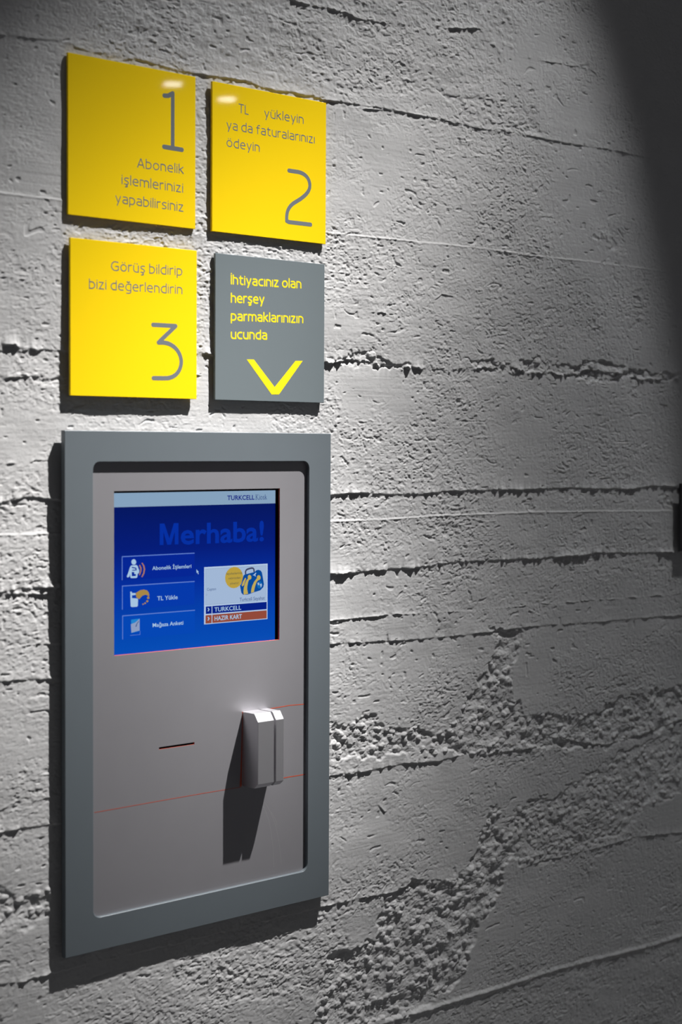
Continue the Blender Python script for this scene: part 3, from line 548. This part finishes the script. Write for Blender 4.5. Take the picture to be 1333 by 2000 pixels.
# ------------------------------------------------------------------ the kiosk
YK, YP, YL, TP = -.0138, -.0081, -.0022, .0034
KO = ((fx0 + fx1) / 2, YK, fz0)
kiosk = empty('self_service_kiosk', KO)
tag(kiosk, 'wall-mounted grey payment kiosk with a blue touch screen and a silver front below the signs', 'kiosk')
# frame: plate with a rounded opening
def rounded(x0, x1, z0, z1, r, n=8):
    out = []
    for cx_, cz_, a0 in ((x1 - r, z1 - r, 0), (x0 + r, z1 - r, 90), (x0 + r, z0 + r, 180), (x1 - r, z0 + r, 270)):
        out += [(cx_ + r * math.cos(math.radians(a0 + 90 * k / n)), cz_ + r * math.sin(math.radians(a0 + 90 * k / n))) for k in range(n + 1)]
    return out
ok, oo = D['frame']
ox0, ox1 = (oo[0][0] + oo[3][0]) / 2, (oo[1][0] + oo[2][0]) / 2
oz0, oz1 = (oo[2][1] + oo[3][1]) / 2, (oo[0][1] + oo[1][1]) / 2
bm = bmesh.new()
inner = rounded(ox0, ox1, oz0, oz1, .0115)
outer = []
for (x, z) in inner:  # matching points on the outer rectangle
    n = len(outer)
    k = n // 9
    c = [(fx1, fz1), (fx0, fz1), (fx0, fz0), (fx1, fz0)][k]
    s = n % 9
    t = abs(s - 4) / 4
    if s == 4: outer.append(c)
    else:
        horiz = (s < 4) == (k in (1, 3))   # which side of the corner
        px_ = x if horiz else c[0]; pz_ = c[1] if horiz else z
        outer.append((px_, pz_))
def ring(y, pts, dx=0): return [bm.verts.new((x - KO[0], y - KO[1], z - KO[2])) for x, z in pts]
N = len(inner)
def shrink(pts, d, c=((ox0 + ox1) / 2, (oz0 + oz1) / 2)):
    return [(x + (d if x < c[0] else -d), z + (d if z < c[1] else -d)) for x, z in pts]
o1 = ring(YK + .0005, outer); o2 = ring(YK, shrink(outer, .0005))
i2 = ring(YK, shrink(inner, -.0007)); i1 = ring(YK + .0007, inner)
ib = ring(YK + .0062, inner); ob = ring(YK + .0085, outer)
ob2 = ring(YK + .0085, shrink(inner, -.006)); ib2 = ring(YK + .0062, shrink(inner, -.006))
def bridge(a, b):
    for k in range(N):
        j = (k + 1) % N
        try: bm.faces.new((a[k], a[j], b[j], b[k]))
        except ValueError: pass
bridge(ob, o1); bridge(o1, o2); bridge(o2, i2); bridge(i2, i1); bridge(i1, ib); bridge(ib, ib2); bridge(ib2, ob2); bridge(ob2, ob)
bmesh.ops.remove_doubles(bm, verts=bm.verts, dist=1e-6)
bmesh.ops.recalc_face_normals(bm, faces=bm.faces)
me = bpy.data.meshes.new('frame'); bm.to_mesh(me); bm.free(); me.materials.append(M['frame'])
fr = bpy.data.objects.new('frame', me); COL.objects.link(fr); fr.parent = kiosk
fr['label'] = 'blue-grey lacquered frame with rounded opening'
# housing behind the frame, let into the wall
ms = Mesh(KO); hx0, hx1, hz0, hz1 = fx0 + .034, fx1 - .034, fz0 + .034, fz1 - .034
ms.rect(hx0, hx1, hz0, hz1, .022, .075)
for a in ((hx0, hx0 + .003, hz0, hz1), (hx1 - .003, hx1, hz0, hz1), (hx0, hx1, hz0, hz0 + .003), (hx0, hx1, hz1 - .003, hz1)): ms.rect(*a, -.0045, .022)
ms.build('housing', M['housing'], kiosk)
# silver front panel on a red board, with openings for the screen and the slot
sc = D['scr']; sx0, sx1 = (sc[0][0] + sc[3][0]) / 2, (sc[1][0] + sc[2][0]) / 2
sz0, sz1 = (sc[2][1] + sc[3][1]) / 2, (sc[0][1] + sc[1][1]) / 2
sl = D['slot']; lx0, lx1 = (sl[0][0] + sl[3][0]) / 2, (sl[1][0] + sl[2][0]) / 2
lz0, lz1 = (sl[2][1] + sl[3][1]) / 2, (sl[0][1] + sl[1][1]) / 2
px0, px1, pz0, pz1 = ox0 - .0055, ox1 + .0055, oz0 - .0055, oz1 + .0055
gx = [px0, lx0, sx0, lx1, sx1, px1]; gx.sort(); gz = [pz0, lz0, lz1, sz0, sz1, pz1]
def hole(xm, zm): return (sx0 < xm < sx1 and sz0 < zm < sz1) or (lx0 < xm < lx1 and lz0 < zm < lz1)
bm = bmesh.new(); cache = {}
def V(x, y, z):
    k = (round(x, 6), round(y, 6), round(z, 6))
    if k not in cache: cache[k] = bm.verts.new((x - KO[0], y - KO[1], z - KO[2]))
    return cache[k]
for a in range(5):
    for b in range(5):
        xa, xb, za, zb = gx[a], gx[a + 1], gz[b], gz[b + 1]
        xm, zm = (xa + xb) / 2, (za + zb) / 2
        if hole(xm, zm): continue
        f = bm.faces.new((V(xa, YP, za), V(xb, YP, za), V(xb, YP, zb), V(xa, YP, zb))); f.material_index = 0
        f = bm.faces.new((V(xa, YP + TP, zb), V(xb, YP + TP, zb), V(xb, YP + TP, za), V(xa, YP + TP, za))); f.material_index = 1
        for (da, db, e0, e1) in ((-1, 0, (xa, za), (xa, zb)), (1, 0, (xb, zb), (xb, za)), (0, -1, (xb, za), (xa, za)), (0, 1, (xa, zb), (xb, zb))):
            na, nb = a + da, b + db
            edge = not (0 <= na < 5 and 0 <= nb < 5) or hole((gx[na] + gx[na + 1]) / 2, (gz[nb] + gz[nb + 1]) / 2)
            if edge:
                f = bm.faces.new((V(e0[0], YP, e0[1]), V(e1[0], YP, e1[1]), V(e1[0], YP + TP, e1[1]), V(e0[0], YP + TP, e0[1]))); f.material_index = 1
bmesh.ops.recalc_face_normals(bm, faces=bm.faces)
me = bpy.data.meshes.new('front_panel'); bm.to_mesh(me); bm.free(); me.materials.append(M['film']); me.materials.append(M['red'])
fp = bpy.data.objects.new('front_panel', me); COL.objects.link(fp); fp.parent = kiosk
fp['label'] = 'silver film front panel over a red board'
# red joints in the film
for q, w in zip(D['seam'], (.0007, .0012, .0011)):
    ms = Mesh(KO)
    for (a, b) in zip(q[:-1], q[1:]): ms.stroke([a, b], w, YP - .00012, YP + .0002, caps=False)
    o = ms.build('film_joint', M['red'], fp); o['label'] = 'thin red joint in the silver film'
ms = Mesh(KO); ms.prism([tuple(a) for a in D['wedge']], YP - .00014, YP + .0002)
ms.build('film_joint', M['red'], fp)
for q in D['scr_marks']:
    ms = Mesh(KO); ms.stroke(smooth(q, 4), .0004, YP - .00010, YP + .0002, caps=False)
    ms.build('scratch', M['scratch'], fp)
# ticket slot
ms = Mesh(KO)
ms.rect(lx0 - .001, lx1 + .001, lz0 - .001, lz1 + .001, YP + .012, YP + .014)
ms.rect(lx0 - .001, lx1 + .001, lz0 - .002, lz0 - .0002, YP + TP, YP + .012)
ms.rect(lx0 - .001, lx1 + .001, lz1 + .0002, lz1 + .002, YP + TP, YP + .012)
ms.build('receipt_slot', M['black'], kiosk)
# card reader: two chamfered blocks with the swipe groove between
rd = D['rd']; E = .0365
zt, zb = rd['zt'], rd['zb']
zf1 = (rd['zf1'] + rd['zf1r']) / 2
prof = [(YP + .001, zb), (YP + .001, zt), (YP - .028, zt), (YP - E, zf1), (YP - E, rd['zf0']), (YP - .028, zb)]
def block(name, xa, xb, pr, material, parent):
    v = [(xa - KO[0], y - KO[1], z - KO[2]) for y, z in pr] + [(xb - KO[0], y - KO[1], z - KO[2]) for y, z in pr]
    n = len(pr)
    f = [tuple(range(n)), tuple(range(2 * n - 1, n - 1, -1))] + [(i, i + n, (i + 1) % n + n, (i + 1) % n) for i in range(n)]
    o = fix(obj_from(name, v, f, material, parent)); bevel(o, .0005, 2)
    return o
xa = (rd['x0'] + rd['x0f']) / 2; xb = rd['x1f']; g0, g1 = rd['gx']
rdm = block('card_reader', xa, g0, prof, M['metal'], kiosk)
rdm['label'] = 'satin metal card swipe reader with a vertical groove'
block('reader_cheek', g1, xb, prof, M['metal'], rdm)
core = [(YP, zb + .004), (YP, zt - .014), (YP - .005, zt - .014), (YP - .005, zb + .004)]
block('swipe_groove', g0, g1, core, M['black'], rdm)

# the screen and the picture on it
LX0, LX1, LZ0, LZ1 = D['lcd']
ms = Mesh(KO); ms.rect(sx0 - .012, sx1 + .012, sz0 - .012, sz1 + .012, YL + .0012, YL + .012)
ms.build('screen_bezel', M['black'], kiosk)
lcd_mat = emit('screen_picture', (0, 40, 140))
nt = lcd_mat.node_tree; bs = nt.nodes['Principled BSDF']
tc = nt.nodes.new('ShaderNodeTexCoord'); sp = nt.nodes.new('ShaderNodeSeparateXYZ'); rp = nt.nodes.new('ShaderNodeValToRGB')
nt.links.new(tc.outputs['Generated'], sp.inputs[0]); nt.links.new(sp.outputs['Z'], rp.inputs['Fac']); nt.links.new(rp.outputs['Color'], bs.inputs['Emission Color'])
els = rp.color_ramp.elements
els[0].position = 0.0; els[0].color = lin(0, 78, 182)
els[1].position = 0.92; els[1].color = lin(0, 20, 94)
for pos, c in ((0.22, (0, 66, 172)), (0.45, (0, 44, 155)), (0.66, (0, 26, 120))):
    e_ = els.new(pos); e_.color = lin(*c)
ms = Mesh(KO); ms.rect(LX0, LX1, LZ0, LZ1, YL, YL + .002)
screen = ms.build('screen', lcd_mat, kiosk); screen['label'] = 'blue touch screen showing a menu'
lay = [0]
def flat(name, prisms, material, level, label=None):
    ms = Mesh(KO)
    for q in prisms: ms.prism([tuple(a) for a in q], YL - .00008 * level, YL - .00008 * level + .00005)
    o = ms.build(name, material, screen)
    if label: o['label'] = label
    return o
def rq(x0, x1, z0, z1): return [(x0, z0), (x1, z0), (x1, z1), (x0, z1)]
SC_ = {'hdr': emit('header_blue', (133, 161, 188)), 'navy': emit('navy', (18, 34, 128)), 'slate': emit('slate', (58, 82, 132)), 'greet': emit('greeting_blue', (0, 46, 160)),
 'btn1': emit('button_navy', (0, 36, 148)), 'btn2': emit('button_blue', (0, 56, 170)), 'btn3': emit('button_light', (0, 70, 180)), 'edge': emit('button_edge', (98, 130, 208)),
 'pale': emit('pale', (165, 196, 224)), 'orange': emit('orange', (168, 116, 96)), 'gold': emit('gold', (166, 134, 70)), 'white': emit('card_white', (160, 182, 212)),
 'white2': emit('card_border', (176, 198, 226)), 'line': emit('card_line', (128, 150, 180)), 'badge': emit('badge', (184, 156, 62)), 'ink': emit('ink', (96, 96, 70)), 'bar1': emit('bar_blue', (0, 30, 132)), 'bar2': emit('bar_rust', (146, 73, 57)),
 'case': emit('case_blue', (0, 72, 152)), 'case2': emit('case_light', (10, 104, 178)), 'hand': emit('handle_grey', (62, 66, 98)), 'stripe': emit('stripe', (188, 168, 88)), 'env': emit('envelope', (140, 156, 192)), 'sky': emit('sky', (30, 130, 205))}
flat('header_bar', [rq(LX0, LX1, D['hdr'], LZ1)], SC_['hdr'], 1)
def ft(key, txt, material, level, bold, name='caption', font_cap=1.0):
    x0, x1, z, cap = D['txt'][key]
    return font_text(name, txt, x0, x1, z, cap * font_cap, YL - .00008 * level, material, screen, KO, bold)
ft('TURKCELL', 'TURKCELL', SC_['navy'], 2, .022)
# the narrow serif word beside it, drawn with strokes
x0, x1, z, cap = D['txt']['Kiosk']
ms = Mesh(KO); u = (x1 - x0) / 10.0; yk = YL - .00016
def sk(pts, w=.0007): ms.stroke([(x0 + a * u, z + b * cap) for a, b in pts], w, yk, yk + .00005)
sk([(.6, 0), (.6, 1)], .0010); sk([(.1, 0), (1.1, 0)], .0005); sk([(.1, 1), (1.1, 1)], .0005); sk([(2.3, 1), (.7, .48)], .0006); sk([(1.1, .6), (2.5, 0)], .0009); sk([(1.8, 1), (2.6, 1)], .0005); sk([(2.1, 0), (2.9, 0)], .0005)
sk([(3.6, 0), (3.6, .66)], .0009); sk([(3.2, 0), (4.0, 0)], .0005); sk([(3.6, .9), (3.61, .9)], .0010)
sk([(5.2 + .8 * math.cos(t), .33 + .33 * math.sin(t)) for t in np.linspace(0, 2 * math.pi, 15)], .0008)
sk([(7.5, .6), (7.1, .67), (6.6, .55), (6.9, .38), (7.4, .28), (7.5, .1), (7.0, 0), (6.5, .08)], .0008)
sk([(8.4, 0), (8.4, 1)], .0009); sk([(8.0, 0), (8.8, 0)], .0005); sk([(9.5, .66), (8.5, .33)], .0006); sk([(8.8, .42), (9.8, 0)], .0009)
ms.build('caption', SC_['slate'], screen)
x0, x1, z, cap = D['txt']['Merhaba!']
wm, st = (x1 - x0) * .172, (x1 - x0) * .034
flat('greeting', [rq(x0, x0 + st, z, z + cap), rq(x0 + wm - st, x0 + wm, z, z + cap), [(x0 + st, z + cap), (x0 + st * .98, z + cap * .62), (x0 + wm / 2 - st * .5, z), (x0 + wm / 2 + st * .06, z), (x0 + wm / 2 + st * .06, z + cap * .30), (x0 + st * 1.25, z + cap)],
 [(x0 + wm - st, z + cap), (x0 + wm - st * .98, z + cap * .62), (x0 + wm / 2 + st * .5, z), (x0 + wm / 2 + st * .06, z), (x0 + wm / 2 + st * .06, z + cap * .30), (x0 + wm - st * 1.25, z + cap)]], SC_['greet'], 2)
D['txt']['erhaba!'] = [x0 + (x1 - x0) * .193, x1, z, cap]
ft('erhaba!', 'erhaba!', SC_['greet'], 2, .022, 'greeting')
for (a, b, c, d), mt in zip(D['btn'], ('btn1', 'btn2', 'btn3')):
    bt = flat('menu_button', [rq(a, b, c, d)], SC_[mt], 1)
    flat('button_edge', [rq(a, b, d - .0010, d + .0002), rq(a - .0002, a + .0009, c, d)], SC_['edge'], 2)
ft('Abonelik İşlemleri', 'Abonelik İşlemleri', SC_['pale'], 3, .012)
ft('TL Yükle', 'TL Yükle', SC_['pale'], 3, .012)
ft('Mağaza Anketi', 'Mağaza Anketi', SC_['pale'], 3, .016)
flat('person_icon', [D['head'], D['body']], SC_['pale'], 2, 'pale figure holding a phone')
flat('phone_icon', D['phoneicon'], SC_['btn1'], 3)
flat('wave_icon', D['wave'], SC_['orange'], 2)
mob = flat('phone_icon', [D['mob'][0]], SC_['pale'], 2, 'pale mobile phone')
flat('swoosh_icon', [D['swoosh']] + D['dots'], SC_['gold'], 3)
flat('picture_icon', [D['mail'][0]], SC_['sky'], 2)
flat('envelope_icon', [D['mail'][1]], SC_['env'], 3)
flat('icon_rule', [D['mailline']], SC_['edge'], 2)
flat('envelope_fold', [D['mail'][2]], SC_['slate'], 4)
flat('pointer', [D['cursor']], SC_['pale'], 4)
# advert card
flat('advert_card', [rq(*D['ad'])], SC_['white2'], 1)
a, b, c, d = D['adin']
flat('advert_rule', [rq(a, b, c, d)], SC_['line'], 2)
flat('advert_field', [rq(a + .0005, b - .0005, c + .0005, d - .0005)], SC_['white'], 3)
for q, mt, ch, ky, tx, bo in zip(D['bar'], ('bar1', 'bar2'), D['chev'], ('ad1', 'ad2'), ('TURKCELL', 'HAZIR KART'), (.010, .016)):
    flat('advert_bar', [rq(q[0], D['div'][0], q[2], q[3]), rq(D['div'][1], q[1], q[2], q[3])], SC_[mt], 3)
    flat('chevron', [[ch[0], ch[1], ch[2], ch[5]], [ch[5], ch[2], ch[3], ch[4]]], SC_['pale'], 4)
    ft(ky, tx, SC_['pale'], 4, bo)
(bx, bz), (brx, brz) = D['badge']
ms_pts = [(bx + brx * (1 if k % 2 else .955) * math.cos(2 * math.pi * k / 64), bz + brz * (1 if k % 2 else .955) * math.sin(2 * math.pi * k / 64)) for k in range(64)]
flat('badge', [ms_pts], SC_['badge'], 4)
ft('b1', 'Seyahatlerinizi', SC_['ink'], 5, .005); ft('b2', 'cebinizden', SC_['ink'], 5, .005); ft('b3', 'yönetin!', SC_['ink'], 5, .005)
flat('suitcase', [D['case']], SC_['case'], 5)
hm = Mesh(KO); hm.stroke(smooth(D['handle'], 3), .0026, YL - .00032, YL - .00027); hm.build('suitcase_handle', SC_['hand'], screen)
flat('suitcase_stripe', [D['stripe'][0]], SC_['stripe'], 6); flat('suitcase_stripe', [D['stripe'][1]], SC_['stripe'], 6)
flat('luggage_tag', [D['tag']], SC_['stripe'], 6)
flat('plane_mark', [D['plane']], SC_['white2'], 6)
flat('globe_mark', [D['globe']], SC_['case2'], 6); flat('globe_land', D['land'], SC_['white'], 7)
ft('Turkcell Seyahat', 'Turkcell Seyahat', SC_['slate'], 4, 0.0); ft('Cepten', 'Cepten', SC_['slate'], 4, 0.0); ft('i:', 'i:', SC_['line'], 4, 0.0)

# ------------------------------------------------------------------ the dark plate cut by the right edge
x0, z0, z1, h = D['plate']
PO = (x0 + .11, 0, z0)
pl = empty('wall_plate', PO)
tag(pl, 'dark plate on the concrete wall at the far right, only its edge in view', 'panel')
ms = Mesh(PO); ms.rect(x0, x0 + .22, z0, z1, -h, -h + .005); bevel(ms.build('plate', M['dark'], pl))
ms = Mesh(PO); ms.rect(x0 + .05, x0 + .17, z0 + .03, z1 - .03, -h + .005, .002); ms.build('spacer', M['dark'], pl)
